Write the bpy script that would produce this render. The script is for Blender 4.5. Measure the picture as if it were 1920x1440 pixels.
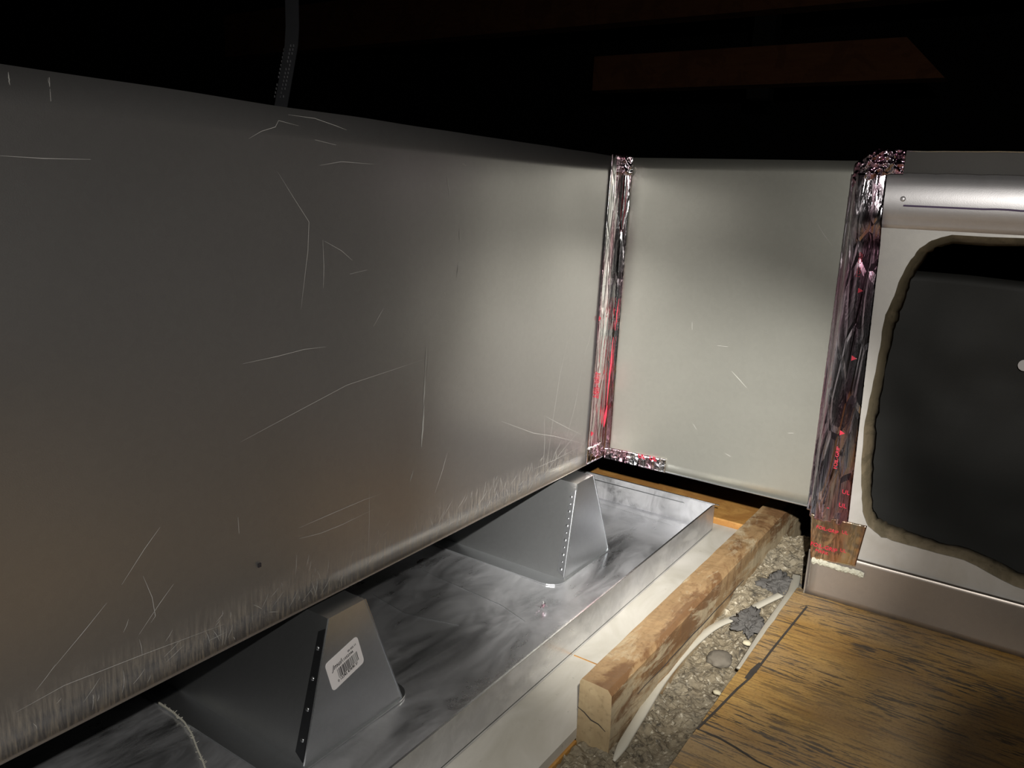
import bpy, bmesh, math, random
from mathutils import Vector, Matrix, noise
random.seed(7)
for o in list(bpy.data.objects): bpy.data.objects.remove(o)
C = bpy.context.scene.collection
S = bpy.context.scene
# ---------------------------------------------------------------- camera, light, exposure
H0 = 0.66                      # camera height above the lowest floor
F = 1489.0                     # focal length in pixels of the 1920 px wide frame
def nrm(v): return Vector(v).normalized()
_Y = nrm((1026, 302, -F)); _X = nrm((2297, -460, F)); _Z = _X.cross(_Y).normalized(); _X = _Y.cross(_Z).normalized()
R = Matrix((_X, _Y, _Z))       # camera axes -> room axes (x along the end sheet, y along the side sheet)
cam = bpy.data.cameras.new('camera'); cam.sensor_width = 36; cam.lens = 36*F/1920; cam.clip_start = 0.01
co = bpy.data.objects.new('camera', cam); C.objects.link(co)
co.matrix_world = Matrix.Translation((0, 0, H0)) @ R.to_4x4(); S.camera = co
w = bpy.data.worlds.new('attic_dark'); S.world = w; w.use_nodes = True
w.node_tree.nodes['Background'].inputs[0].default_value = (0.9, 0.8, 0.7, 1)
w.node_tree.nodes['Background'].inputs[1].default_value = 0.0008
LP = Vector((0.055, -0.04, 0.120+H0))
def torch(name, watts, cone, aim, blend=1.0):
    ld = bpy.data.lights.new(name, 'SPOT'); ld.energy = watts; ld.color = (1.0, 0.965, 0.90)
    ld.spot_size = math.radians(cone); ld.spot_blend = blend; ld.shadow_soft_size = 0.007
    lo = bpy.data.objects.new(name, ld); C.objects.link(lo); lo.location = LP
    lo.rotation_euler = (Vector((*aim[:2], aim[2]+H0))-LP).to_track_quat('-Z', 'Y').to_euler()
torch('torch_spill', 20.5, 158, (-0.10, 0.75, -0.60))
torch('torch_hotspot', 175, 34, (-0.50, 1.2, -0.47))
S.view_settings.view_transform = 'Standard'; S.view_settings.look = 'None'
S.view_settings.gamma = 1; S.view_settings.use_curve_mapping = False; S.view_settings.exposure = 0.0

def ray(u, v): return R @ Vector((u-960, 720-v, -F))
def onx(u, v, x): r = ray(u, v); return r*(x/r.x)
def ony(u, v, y): r = ray(u, v); return r*(y/r.y)
def onz(u, v, z): r = ray(u, v); return r*(z/r.z)
# ---------------------------------------------------------------- node helpers
class NT:
    def __init__(s, name):
        s.m = bpy.data.materials.new(name); s.m.use_nodes = True; s.t = s.m.node_tree; s.n = s.t.nodes; s.b = s.n['Principled BSDF']
        s.tc = s.n.new('ShaderNodeTexCoord').outputs['Object']
    def lk(s, a, b): s.t.links.new(a, b)
    def inp(s, sock, v):
        if hasattr(v, 'links'): s.lk(v, sock)
        elif isinstance(v, (tuple, list)) and len(v) == 3 and sock.type == 'RGBA': sock.default_value = (*v, 1)
        else: sock.default_value = v
    def mapn(s, scale=(1, 1, 1), rot=(0, 0, 0), loc=(0, 0, 0)):
        k = s.n.new('ShaderNodeMapping'); s.lk(s.tc, k.inputs[0]); k.inputs['Scale'].default_value = scale
        k.inputs['Rotation'].default_value = rot; k.inputs['Location'].default_value = loc; return k.outputs[0]
    def noise(s, scale, vec=None, detail=4, rough=.55, dist=0):
        k = s.n.new('ShaderNodeTexNoise'); s.lk(vec or s.tc, k.inputs['Vector']); k.inputs['Scale'].default_value = scale
        k.inputs['Detail'].default_value = detail; k.inputs['Roughness'].default_value = rough; k.inputs['Distortion'].default_value = dist
        return k.outputs['Fac']
    def vor(s, scale, vec=None, feat='F1', out='Distance'):
        k = s.n.new('ShaderNodeTexVoronoi'); k.feature = feat; s.lk(vec or s.tc, k.inputs['Vector']); k.inputs['Scale'].default_value = scale
        return k.outputs[out]
    def ramp(s, fac, stops):
        k = s.n.new('ShaderNodeValToRGB'); s.lk(fac, k.inputs[0]); e = k.color_ramp.elements
        while len(e) < len(stops): e.new(0.5)
        for i, (p, c) in enumerate(stops):
            e[i].position = p; e[i].color = (c, c, c, 1) if not isinstance(c, tuple) else (*c, 1)
        return k.outputs[0]
    def mr(s, fac, a, b, c, d):
        k = s.n.new('ShaderNodeMapRange'); s.lk(fac, k.inputs[0])
        for i, v in enumerate((a, b, c, d)): k.inputs[i+1].default_value = v
        return k.outputs[0]
    def mix(s, fac, a, b, mode='MIX'):
        k = s.n.new('ShaderNodeMix'); k.data_type = 'RGBA'; k.blend_type = mode
        s.inp(k.inputs[0], fac); s.inp(k.inputs[6], a); s.inp(k.inputs[7], b); return k.outputs[2]
    def math(s, op, a, b=0):
        k = s.n.new('ShaderNodeMath'); k.operation = op; s.inp(k.inputs[0], a); s.inp(k.inputs[1], b); return k.outputs[0]
    def sep(s):
        k = s.n.new('ShaderNodeSeparateXYZ'); s.lk(s.tc, k.inputs[0]); return k.outputs
    def bump(s, h, strength, dist):
        k = s.n.new('ShaderNodeBump'); s.lk(h, k.inputs['Height']); k.inputs['Strength'].default_value = strength
        k.inputs['Distance'].default_value = dist; s.lk(k.outputs[0], s.b.inputs['Normal']); return k
    def out(s, col=None, rough=None, metal=0, spec=None):
        if col is not None: s.inp(s.b.inputs['Base Color'], col)
        if rough is not None: s.inp(s.b.inputs['Roughness'], rough)
        s.inp(s.b.inputs['Metallic'], metal)
        if spec is not None: s.b.inputs['Specular IOR Level'].default_value = spec
        return s.m
def plain(name, col, rough=.6, metal=0, var=.15, scale=60):
    s = NT(name); f = s.noise(scale)
    c = s.mix(f, tuple(x*(1-var) for x in col), tuple(min(1, x*(1+var)) for x in col)); s.bump(f, .1, .0005)
    return s.out(c, rough, metal)
# ---------------------------------------------------------------- materials
def galv(name, col, rough, metal=.85, dust=None, smudge=0, wav=.25, edge=None):
    s = NT(name)
    sp = s.vor(170, feat='F1', out='Color'); g = s.noise(900, detail=2)
    big = s.noise(5, detail=3); mid = s.noise(22, detail=5)
    c = s.mix(s.math('MULTIPLY', s.ramp(sp, [(0, 0), (1, 1)]), .16), col, tuple(x*.72 for x in col))
    c = s.mix(s.mr(mid, .35, .7, 0, .07), c, tuple(x*.78 for x in col))
    c = s.mix(s.mr(g, .35, .7, 0, .12), c, tuple(min(1, x*1.35) for x in col))
    r = s.mr(big, .3, .7, rough*.95, rough*1.05); mt = metal
    if smudge:
        n1 = s.noise(9, s.mapn((1, .45, 1), (0, 0, .5)), 5, .5, 1.2)
        f = s.ramp(n1, [(.46, 0), (.53, 1)])
        n2 = s.noise(45, None, 5, .6, .8)
        f = s.math('MULTIPLY', f, s.mr(n2, .3, .6, .4, 1))
        r = s.math('ADD', r, s.math('MULTIPLY', f, smudge)); c = s.mix(s.math('MULTIPLY', f, .55), c, tuple(x*.55 for x in col))
    if dust:
        dn = s.noise(13, s.mapn((1.2, .4, 1), (0, 0, -.5), (2, 2, 0)), 7, .68, .8); f = s.mr(dn, .32, .66, 0, dust)
        c = s.mix(f, c, (.60, .60, .64)); mt = s.math('SUBTRACT', mt, f); r = s.math('ADD', r, s.math('MULTIPLY', f, .25))
    if edge is not None:                              # dusty scuffed band along the lower edge of the sheet
        z = s.sep()[2]
        scr = s.noise(60, s.mapn((1, 6, .6), (.5, 0, 0)), 6, .7)
        f = s.math('MULTIPLY', s.mr(z, edge+.055, edge, 0, 1), s.mr(scr, .42, .68, 0, 1))
        c = s.mix(f, c, (.55, .47, .36)); mt = s.math('SUBTRACT', metal, s.math('MULTIPLY', f, .6))
        r = s.math('ADD', r, s.math('MULTIPLY', f, .2))
    h = s.math('ADD', s.math('MULTIPLY', s.noise(3.2, detail=1), wav*8), s.math('ADD', s.math('MULTIPLY', g, .02), s.math('MULTIPLY', mid, .05)))
    s.bump(h, .6, .0045)
    return s.out(c, r, mt)
M = {}
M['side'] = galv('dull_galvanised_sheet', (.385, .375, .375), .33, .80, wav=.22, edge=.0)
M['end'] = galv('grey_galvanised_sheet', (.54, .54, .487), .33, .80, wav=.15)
M['tray'] = galv('bright_galvanised_tray', (.78, .79, .82), .24, .97, dust=.38, smudge=.16, wav=.35)
M['fit'] = galv('bright_galvanised_hood', (.76, .78, .80), .30, .95, wav=.12)
M['lower'] = galv('dirty_galvanised_sheet', (.42, .375, .34), .40, .75, wav=.15)
M['frame'] = galv('mottled_dull_aluminium', (.54, .52, .485), .46, .5, wav=.1, dust=.2)
M['ridge'] = galv('bright_brushed_fold', (.80, .78, .80), .42, .75, wav=.1)
M['darkfit'] = galv('dark_grey_seam_metal', (.36, .37, .39), .38, .9, wav=.1)  # darker grey metal for the far hood's seam strip
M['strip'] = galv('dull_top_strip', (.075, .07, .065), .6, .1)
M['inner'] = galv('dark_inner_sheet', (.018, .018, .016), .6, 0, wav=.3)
M['rivet'] = plain('steel_rivet', (.62, .64, .66), .25, .95)
M['seam'] = plain('dark_folded_seam', (.13, .135, .145), .3, .9)
def foil(name, col, pink, rough=.13, fsc=70, bstr=.8):
    s = NT(name)
    v = s.vor(fsc, s.mapn((1, 1, .18)), feat='DISTANCE_TO_EDGE'); n = s.noise(fsc*.9, s.mapn((1, 1, .12)), 5, .6, .6)
    pk = s.ramp(s.noise(26, s.mapn((1.6, 1.6, .25)), 3, .5), [(.44, 0), (.62, 1)])
    c = s.mix(s.math('MULTIPLY', pk, .85), col, pink)
    c = s.mix(s.mr(s.noise(300), .55, .75, 0, .2), c, (.3, .28, .28))
    s.bump(s.math('ADD', s.math('MULTIPLY', s.mr(v, 0, .12, 0, 1), .35), n), bstr, .0022)
    return s.out(c, rough, 1)
M['foil'] = foil('crinkled_foil_tape', (.86, .86, .88), (.72, .36, .46))
M['foil2'] = foil('purple_tinged_foil_tape', (.72, .68, .74), (.52, .22, .34))
M['foil3'] = foil('tan_tinged_foil_tape', (.66, .55, .40), (.62, .34, .24), .22, 50, .5)
M['red'] = plain('red_print_ink', (.55, .02, .05), .5)
M['ink'] = plain('black_print_ink', (.03, .025, .03), .6)
M['paper'] = plain('white_label_paper', (.90, .86, .86), .55, var=.03)
M['reflection_flecks'] = plain('pale_reflection_and_flecks', (.42, .42, .40), .6, 0)
M['scratch'] = plain('bright_scratch', (.58, .57, .55), .5, 0)
def wood_board():
    s = NT('worn_yellow_brown_board')
    rot = (0, 0, .14)
    base = s.noise(7, s.mapn((1, 3, 1), rot), 5, .6)
    c = s.mix(s.mr(base, .3, .7, 0, 1), (.40, .22, .05), (.60, .38, .115))
    fib = s.noise(55, s.mapn((.25, 3.6, 1), rot), 6, .65)
    c = s.mix(s.mr(fib, .35, .65, .5, 0), c, (.22, .11, .035))
    st = s.noise(30, s.mapn((.95, 8.5, 1), rot), 5, .66, .2); pm = s.noise(6, s.mapn((1, 1.6, 1), (0, 0, .3), (5, 2, 0)), 3)
    f = s.math('MULTIPLY', s.ramp(st, [(.525, 0), (.565, 1)]), s.mr(pm, .36, .56, .22, 1))
    c = s.mix(s.math('MULTIPLY', f, .93), c, (.022, .019, .017))
    bl = s.ramp(s.noise(17, s.mapn((.5, 1.6, 1), rot, (9, 4, 0)), 5, .6, .6), [(.66, 0), (.70, 1)])
    c = s.mix(s.math('MULTIPLY', bl, .85), c, (.03, .027, .026))
    du = s.noise(5, s.mapn((1, 1, 1), (0, 0, 0), (1, 7, 0)), 4)
    c = s.mix(s.mr(du, .42, .72, 0, .55), c, (.33, .275, .21))
    c = s.mix(s.mr(s.noise(300, None, 3), .5, .75, 0, .45), c, (.12, .075, .03))
    s.bump(s.math('SUBTRACT', fib, f), .4, .0012)
    return s.out(c, .55, 0, .35)
M['board'] = wood_board()
def timber(name, a, b, dark, stain=.8, ax=1, glossy=.6, pale=None):
    s = NT(name); sc = [1.0, 1.0, 1.0]; sc[ax] = .16
    g = s.noise(60, s.mapn(tuple(sc)), 6, .65, .4); big = s.noise(9, s.mapn((1, .6, 1)), 5, .65, 1.0)
    c = s.mix(s.mr(g, .3, .7, 0, 1), a, b)
    c = s.mix(s.math('MULTIPLY', s.ramp(big, [(.5, 0), (.56, 1)]), stain), c, dark)
    if pale:
        p = s.noise(16, s.mapn((1.5, .4, 2), (.5, 0, 0), (4, 4, 1)), 7, .75, .5)
        k = s.math('SUBTRACT', p, s.mr(s.sep()[2], .07, .105, 0, .12)); c = s.mix(s.ramp(k, [(.43, 0), (.52, .9)]), c, pale)
    c = s.mix(s.mr(s.noise(170, None, 4), .55, .7, 0, .4), c, tuple(x*.5 for x in a))
    s.bump(s.math('ADD', g, big), .5, .0015)
    return s.out(c, glossy, 0, .4)
M['beam'] = timber('stained_rough_timber', (.28, .17, .08), (.42, .28, .145), (.15, .068, .028), .75, 1, .5, (.50, .41, .27))
M['beamend'] = timber('sawn_end_grain', (.36, .27, .15), (.44, .34, .20), (.30, .215, .12), .4, 2, .8)
M['plank'] = timber('orange_brown_plank', (.42, .205, .05), (.54, .29, .085), (.29, .12, .03), .5, 0, .6)
M['rafter'] = timber('dark_old_rafter', (.115, .042, .016), (.15, .058, .022), (.075, .028, .012), .5, 0, .9)
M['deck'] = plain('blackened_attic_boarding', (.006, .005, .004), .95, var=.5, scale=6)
M['subfloor'] = plain('dark_dusty_subfloor', (.05, .045, .04), .9)
def white_floor():
    s = NT('off_white_board'); n = s.noise(14, s.mapn((1, .5, 1), (0, 0, .6)), 5, .6, .8)
    c = s.mix(s.mr(n, .35, .65, 0, 1), (.50, .475, .41), (.64, .615, .56)); c = s.mix(s.ramp(s.noise(90, None, 3), [(.70, 0), (.74, .5)]), c, (.3, .28, .24))
    s.bump(n, .3, .001); return s.out(c, s.mr(n, .3, .7, .35, .6), 0, .5)
M['white'] = white_floor()
def debris():
    s = NT('mortar_rubble'); n = s.noise(60, None, 8, .7, .6); b = s.noise(12, None, 5, .6)
    c = s.mix(s.mr(n, .3, .7, 0, 1), (.13, .105, .07), (.33, .28, .195)); c = s.mix(s.mr(b, .45, .65, 0, .6), c, (.24, .215, .165))
    c = s.mix(s.ramp(s.noise(150, None, 4, .7), [(.56, 0), (.66, .8)]), c, (.60, .55, .44)); c = s.mix(s.ramp(s.noise(34, None, 6, .75, 1), [(.36, .85), (.46, 0)]), c, (.055, .048, .04))
    s.bump(n, .9, .004); return s.out(c, .9, 0, .25)
M['debris'] = debris()
M['lint'] = plain('grey_lint', (.105, .10, .095), .95, var=.35, scale=150)
M['stone'] = plain('rough_brown_stone', (.17, .15, .12), .9, var=.3, scale=90)
M['chip'] = plain('pale_plaster_chip', (.58, .53, .38), .8)
M['cable'] = plain('grey_white_cable_sheath', (.50, .475, .40), .5, var=.08)
M['mastic'] = plain('pale_crusty_sealant', (.50, .49, .40), .8, var=.3, scale=200)
M['cut'] = timber('ragged_tan_cut_edge', (.125, .10, .06), (.20, .16, .105), (.07, .06, .036), .5, 2, .8)
M['purple'] = plain('purple_marker_ink', (.10, .06, .15), .6)
M['line_shadow'] = plain('dark_line_and_shadow', (.05, .042, .035), .8, var=.5, scale=90)
M['strap'] = plain('black_webbing', (.018, .019, .023), .6)
M['glint'] = plain('pale_weave_stitch', (.42, .42, .45), .35, .6)
M['string'] = plain('pale_fibre_string', (.60, .58, .50), .8)
M['blocker_black'] = plain('black_blocker_plastic', (.02, .02, .022), .4)
# ---------------------------------------------------------------- object helpers
UP = Vector((0, 0, H0))
def tag(o, label=None, cat=None, group=None, kind=None):
    if label: o['label'] = label
    if cat: o['category'] = cat
    if group: o['group'] = group
    if kind: o['kind'] = kind
    return o
def thing(name, loc, label, cat, group=None):
    o = bpy.data.objects.new(name, None); C.objects.link(o); o.empty_display_size = .02
    o.location = Vector(loc)+UP; return tag(o, label, cat, group)
def wloc(p):
    v = Vector((0, 0, 0))
    while p: v += p.location; p = p.parent
    return v
def obj(name, bm, mat, parent=None, smooth=False, origin=None):
    """bm is in room coordinates measured from the camera's height"""
    me = bpy.data.meshes.new(name); off = UP.copy(); o = bpy.data.objects.new(name, me)
    if parent: off = UP-wloc(parent)
    elif origin is not None: off = -Vector(origin); o.location = Vector(origin)+UP
    bmesh.ops.translate(bm, verts=bm.verts, vec=off)
    bm.normal_update(); bm.to_mesh(me); bm.free()
    for m in (mat if isinstance(mat, (list, tuple)) else [mat]): me.materials.append(m)
    if smooth:
        for p in me.polygons: p.use_smooth = True
    C.objects.link(o); o.parent = parent
    return o
def box(bm, a, b, bev=0):
    a = Vector(a); b = Vector(b)
    r = bmesh.ops.create_cube(bm, size=1)['verts']
    bmesh.ops.scale(bm, verts=r, vec=b-a); bmesh.ops.translate(bm, verts=r, vec=(a+b)/2)
    if bev:
        ed = list({e for v in r for e in v.link_edges})
        bmesh.ops.bevel(bm, geom=ed, offset=bev, segments=2, affect='EDGES', profile=.6)
    return bm
def slab(bm, pts, n, t):
    """polygon pts extruded by t along -n"""
    n = Vector(n).normalized()
    f = [bm.verts.new(Vector(p)) for p in pts]; b = [bm.verts.new(Vector(p)-n*t) for p in pts]
    fs = [bm.faces.new(f), bm.faces.new(list(reversed(b)))]
    for i in range(len(f)): j = (i+1) % len(f); fs.append(bm.faces.new((f[j], f[i], b[i], b[j])))
    bmesh.ops.recalc_face_normals(bm, faces=fs); return bm
def flatrib(bm, pts, wd, n, t=.0003, taper=True):
    n = Vector(n).normalized(); pts = [Vector(p) for p in pts]; L = []
    for i, p in enumerate(pts):
        d = (pts[min(i+1, len(pts)-1)]-pts[max(i-1, 0)]).normalized(); s = d.cross(n).normalized()
        k = wd/2*(max(.2, math.sin(math.pi*(i+.3)/(len(pts)-.4))) if taper else 1); q = p+n*t
        L.append((bm.verts.new(q+s*k), bm.verts.new(q-s*k)))
    for a, b in zip(L, L[1:]): bm.faces.new((a[0], a[1], b[1], b[0]))
    for f in bm.faces:
        f.normal_update()
        if f.normal.dot(n) < 0: f.normal_flip()
def ribbon(bm, pts, wd, n, t=.0004, taper=False):
    n = Vector(n).normalized(); pts = [Vector(p) for p in pts]; L = []
    for i, p in enumerate(pts):
        d = (pts[min(i+1, len(pts)-1)]-pts[max(i-1, 0)]).normalized(); s = d.cross(n).normalized()
        k = wd/2
        if taper: k *= max(.25, math.sin(math.pi*(i+.3)/(len(pts)-.4)))
        q = p+n*t; L.append([bm.verts.new(q-s*k), bm.verts.new(q+s*k), bm.verts.new(p+s*k-n*.0002), bm.verts.new(p-s*k-n*.0002)])
    for a, b in zip(L, L[1:]):
        for k in range(4): bm.faces.new((a[k], b[k], b[(k+1) % 4], a[(k+1) % 4]))
    bm.faces.new(L[0]); bm.faces.new(list(reversed(L[-1])))
    bmesh.ops.recalc_face_normals(bm, faces=bm.faces); return bm
def grid(bm, nu, nv, fn):
    g = [[bm.verts.new(fn(i/(nu-1), j/(nv-1))) for j in range(nv)] for i in range(nu)]
    for i in range(nu-1):
        for j in range(nv-1): bm.faces.new((g[i][j], g[i+1][j], g[i+1][j+1], g[i][j+1]))
    return g
def text_bm(s, size, origin, xdir, ydir, shear=0, extrude=.00015):
    cu = bpy.data.curves.new('t', 'FONT'); cu.body = s; cu.size = size; cu.extrude = extrude; cu.shear = shear; cu.resolution_u = 2
    o = bpy.data.objects.new('t', cu); C.objects.link(o); bpy.context.view_layer.update()
    me = bpy.data.meshes.new_from_object(o.evaluated_get(bpy.context.evaluated_depsgraph_get()))
    bm = bmesh.new(); bm.from_mesh(me); bpy.data.objects.remove(o); bpy.data.meshes.remove(me)
    x = Vector(xdir).normalized(); y = Vector(ydir); y = (y-x*y.dot(x)).normalized(); z = x.cross(y)
    mt = Matrix((x, y, z)).transposed().to_4x4(); mt.translation = Vector(origin)
    bmesh.ops.transform(bm, matrix=mt, verts=bm.verts); return bm
def merge(dst, src):
    me = bpy.data.meshes.new('m'); src.to_mesh(me); src.free(); dst.from_mesh(me); bpy.data.meshes.remove(me)

# levels measured from the camera
XL, YM, YR = -.597, 1.200, 1.170
ZT, ZB, ZF, ZW, ZR, ZBT, ZBD = .070, -.436, -.595, -.600, -.545, -.535, -.560
# ---------------------------------------------------------------- setting
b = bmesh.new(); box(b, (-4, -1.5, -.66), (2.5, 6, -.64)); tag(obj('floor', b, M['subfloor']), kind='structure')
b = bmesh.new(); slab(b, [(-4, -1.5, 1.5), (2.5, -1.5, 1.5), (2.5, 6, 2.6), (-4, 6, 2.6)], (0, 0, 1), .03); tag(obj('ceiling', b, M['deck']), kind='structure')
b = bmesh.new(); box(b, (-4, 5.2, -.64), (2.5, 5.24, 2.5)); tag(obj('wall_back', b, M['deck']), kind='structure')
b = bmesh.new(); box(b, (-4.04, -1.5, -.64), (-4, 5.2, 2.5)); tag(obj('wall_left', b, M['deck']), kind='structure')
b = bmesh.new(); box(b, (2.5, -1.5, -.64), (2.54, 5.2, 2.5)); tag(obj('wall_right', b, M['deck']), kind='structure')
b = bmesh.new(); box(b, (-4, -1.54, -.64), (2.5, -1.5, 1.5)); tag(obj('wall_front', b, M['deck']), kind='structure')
# rafters in the dark
def rafter(x0, x1, z0, z1, y, cut, label):
    b = bmesh.new(); pts = [(x0, y, z0), (x1, y, z0), (x1-cut, y, z1), (x0, y, z1)]
    slab(b, pts, (0, -1, 0), .09)
    # each board is carried at its ends by uprights in the dark
    return tag(obj('rafter', b, M['rafter'], origin=(x0, y, z0)), label, 'rafter')
rafter(-1.66, -.38, .435, .565, 3.0, .13, 'dark brown rafter end with slanted cut above the end sheet, lower of two')
rafter(-4.0, 2.5, .685, .90, 3.0, 0, 'dark reddish brown rafter at the top edge of the picture, upper of two')
b = bmesh.new(); box(b, (-1.05, 3.09, .40), (-.97, 3.16, 2.03)); tag(obj('hanger_post', b, M['deck'], origin=(-1.0, 3.12, .4)), 'blackened upright holding the lower slanted rafter, lost in the dark', 'post')
# ---------------------------------------------------------------- side sheet (large, left)
def sheet_grid(b, P, nx, ny, t, n, wob):
    """thin sheet with thickness t: P(u,v) front surface"""
    n = Vector(n)
    f = grid(b, nx, ny, lambda u, v: P(u, v)+n*wob(u, v)); k = grid(b, nx, ny, lambda u, v: P(u, v)+n*(wob(u, v)-t))
    for i in range(nx-1):
        b.faces.new((f[i][0], k[i][0], k[i+1][0], f[i+1][0])); b.faces.new((f[i][-1], f[i+1][-1], k[i+1][-1], k[i][-1]))
    for j in range(ny-1):
        b.faces.new((f[0][j], f[0][j+1], k[0][j+1], k[0][j])); b.faces.new((f[-1][j], k[-1][j], k[-1][j+1], f[-1][j+1]))
    bmesh.ops.recalc_face_normals(b, faces=b.faces)
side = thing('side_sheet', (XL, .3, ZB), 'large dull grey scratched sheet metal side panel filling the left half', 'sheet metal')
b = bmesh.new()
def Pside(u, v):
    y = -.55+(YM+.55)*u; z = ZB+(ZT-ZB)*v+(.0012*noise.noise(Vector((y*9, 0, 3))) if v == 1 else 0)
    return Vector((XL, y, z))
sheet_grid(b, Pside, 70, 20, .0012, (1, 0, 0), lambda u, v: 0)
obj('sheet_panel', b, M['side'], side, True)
b = bmesh.new(); box(b, (XL-.0014, -.55, ZB-.0006), (XL+.0016, YM-.002, ZB+.0014), .0005); obj('hemmed_edge', b, M['lower'], side)
# individual scratches and the painted tape reflection on the side sheet
sc = bmesh.new()
def scratch(pts, w=.0008): flatrib(sc, [onx(u, v, XL) for u, v in pts], w, (1, 0, 0))
SCR = [[(520, 322), (551, 372), (579, 416), (577, 470), (571, 520), (564, 580)], [(455, 682), (520, 668), (570, 655), (612, 650)], [(452, 828), (560, 770), (650, 722), (740, 692), (800, 672)],
 [(466, 260), (490, 246), (516, 238), (522, 226), (560, 236)], [(540, 215), (590, 222), (630, 236), (650, 244)], [(300, 988), (270, 1030), (228, 1096)], [(200, 1130), (160, 1180), (95, 1258)], [(692, 912), (692, 980), (690, 1036)],
 [(700, 612), (712, 590), (719, 578)], [(655, 514), (688, 506)], [(1020, 780), (1021, 830), (1018, 880)], [(1064, 640), (1050, 700), (1036, 790), (1024, 880)], [(1093, 682), (1078, 760), (1060, 830)], [(940, 790), (1000, 812), (1040, 818), (1095, 832)],
 [(1020, 779), (1040, 790), (1065, 803), (1090, 815)], [(1120, 560), (1104, 640), (1096, 664)], [(1020, 890), (1050, 850), (1085, 808)], [(1052, 826), (1040, 850), (1030, 880)], [(1000, 880), (1040, 862), (1090, 836)], [(446, 970), (448, 1000)],
 [(268, 1080), (285, 1120), (291, 1155), (282, 1168)], [(325, 1095), (300, 1130), (260, 1190)], [(560, 990), (610, 968), (680, 938), (716, 925)], [(140, 265), (165, 160), (188, 154)], [(0, 292), (80, 297), (170, 299)], [(590, 262), (630, 272)], [(600, 310), (640, 303), (700, 308)],
 [(605, 450), (607, 500), (606, 540)], [(608, 452), (640, 470), (660, 488)], [(815, 925), (830, 880), (838, 850)], [(560, 1010), (600, 1000), (640, 984), (700, 955)], [(30, 1335), (120, 1285), (260, 1230), (420, 1170)]]
for i, p in enumerate(SCR):
    if i == 23: p = [(92, 145), (95, 190)]
    scratch(p, .00042)
rs = random.Random(3)
for i in range(150):                      # short scuffs near the bottom edge
    y = rs.uniform(.25, 1.17); z = ZB+.004+abs(rs.gauss(0, .022)); L = rs.uniform(.004, .022); a = rs.gauss(1.1, .5)
    p = Vector((XL, y, z)); q = p+Vector((0, math.cos(a)*L, math.sin(a)*L))
    flatrib(sc, [p, (p+q)/2+Vector((0, .0006, 0)), q], .00035, (1, 0, 0))
tag(obj('scratch', sc, M['scratch'], side), 'fine bright scratches', kind='stuff')
rb = bmesh.new()                          # mirror image of the right tape painted as pale marks, plus flecks
for (u0, v0, u1, v1, wd) in [(800, 648, 797, 700, .004), (805, 655, 801, 705, .002), (797, 705, 794, 760, .006), (795, 760, 790, 838, .008), (838, 325, 843, 372, .004), (862, 432, 862, 452, .004), (858, 495, 857, 520, .003), (833, 548, 835, 552, .004), (866, 306, 874, 311, .005), (775, 880, 768, 905, .003), (15, 135, 18, 160, .0022), (90, 146, 94, 172, .0012)]:
    n = 7; pts = [onx(u0+(u1-u0)*i/n+rs.uniform(-.6, .6), v0+(v1-v0)*i/n, XL) for i in range(n+1)]
    flatrib(rb, pts, wd*.34, (1, 0, 0))
tag(obj('tape_reflection_and_flecks', rb, M['reflection_flecks'], side), 'pale vertical marks painted as the reflection of the right tape, with flecks', kind='stuff')
b = bmesh.new(); box(b, onx(483, 1064, XL+.0008), onx(487, 1062, XL+.0022)+Vector((0, .002, .003))); obj('dark_fleck', b, M['ink'], side)
# ---------------------------------------------------------------- end sheet (middle)
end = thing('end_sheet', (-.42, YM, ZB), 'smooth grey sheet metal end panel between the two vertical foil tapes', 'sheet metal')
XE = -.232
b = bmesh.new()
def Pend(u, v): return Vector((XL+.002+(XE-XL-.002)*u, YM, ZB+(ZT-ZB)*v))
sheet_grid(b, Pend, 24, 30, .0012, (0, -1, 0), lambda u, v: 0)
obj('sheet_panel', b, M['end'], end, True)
b = bmesh.new(); box(b, (XL+.015, YM-.0016, ZB-.0006), (XE, YM+.0012, ZB+.0016), .0005); obj('hemmed_edge', b, M['rivet'], end)
sc = bmesh.new()
for p in [[(1372, 696), (1385, 710), (1400, 727)], [(1298, 604), (1298, 618)], [(1345, 648), (1365, 650)], [(1530, 415), (1545, 440), (1560, 460)], [(1206, 320), (1205, 334)], [(1300, 795), (1306, 805)], [(1360, 850), (1370, 856)], [(1478, 812), (1488, 812)], [(1568, 438), (1573, 440)]]:
    flatrib(sc, [ony(u, v, YM) for u, v in p], .0005, (0, -1, 0))
tag(obj('scratch', sc, M['scratch'], end), 'short bright scratches', kind='stuff')
# ---------------------------------------------------------------- front frame panel with rounded opening
fr = thing('opening_frame_panel', (0, YR, ZBD), 'mottled grey metal panel with a big ragged rounded opening at right', 'panel')
X0, X1 = -.2262, .62
ZLAP = -.489                                # lap joint with the lower sheet
out = [(1785, 440), (1746, 451), (1724, 466), (1703, 494), (1688, 521), (1676, 555), (1660, 591), (1654, 622), (1645, 680), (1630, 750), (1620, 803), (1615, 860), (1615, 910), (1617, 960), (1627, 987), (1653, 1007), (1693, 1020), (1740, 1033), (1807, 1050), (1920, 1073)]
OL = [ony(u, v, YR) for u, v in out]
top = OL[0]; zt_ = top.z; zb_ = -.470
xs = [p.x for p in OL]; cx = .13
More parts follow.
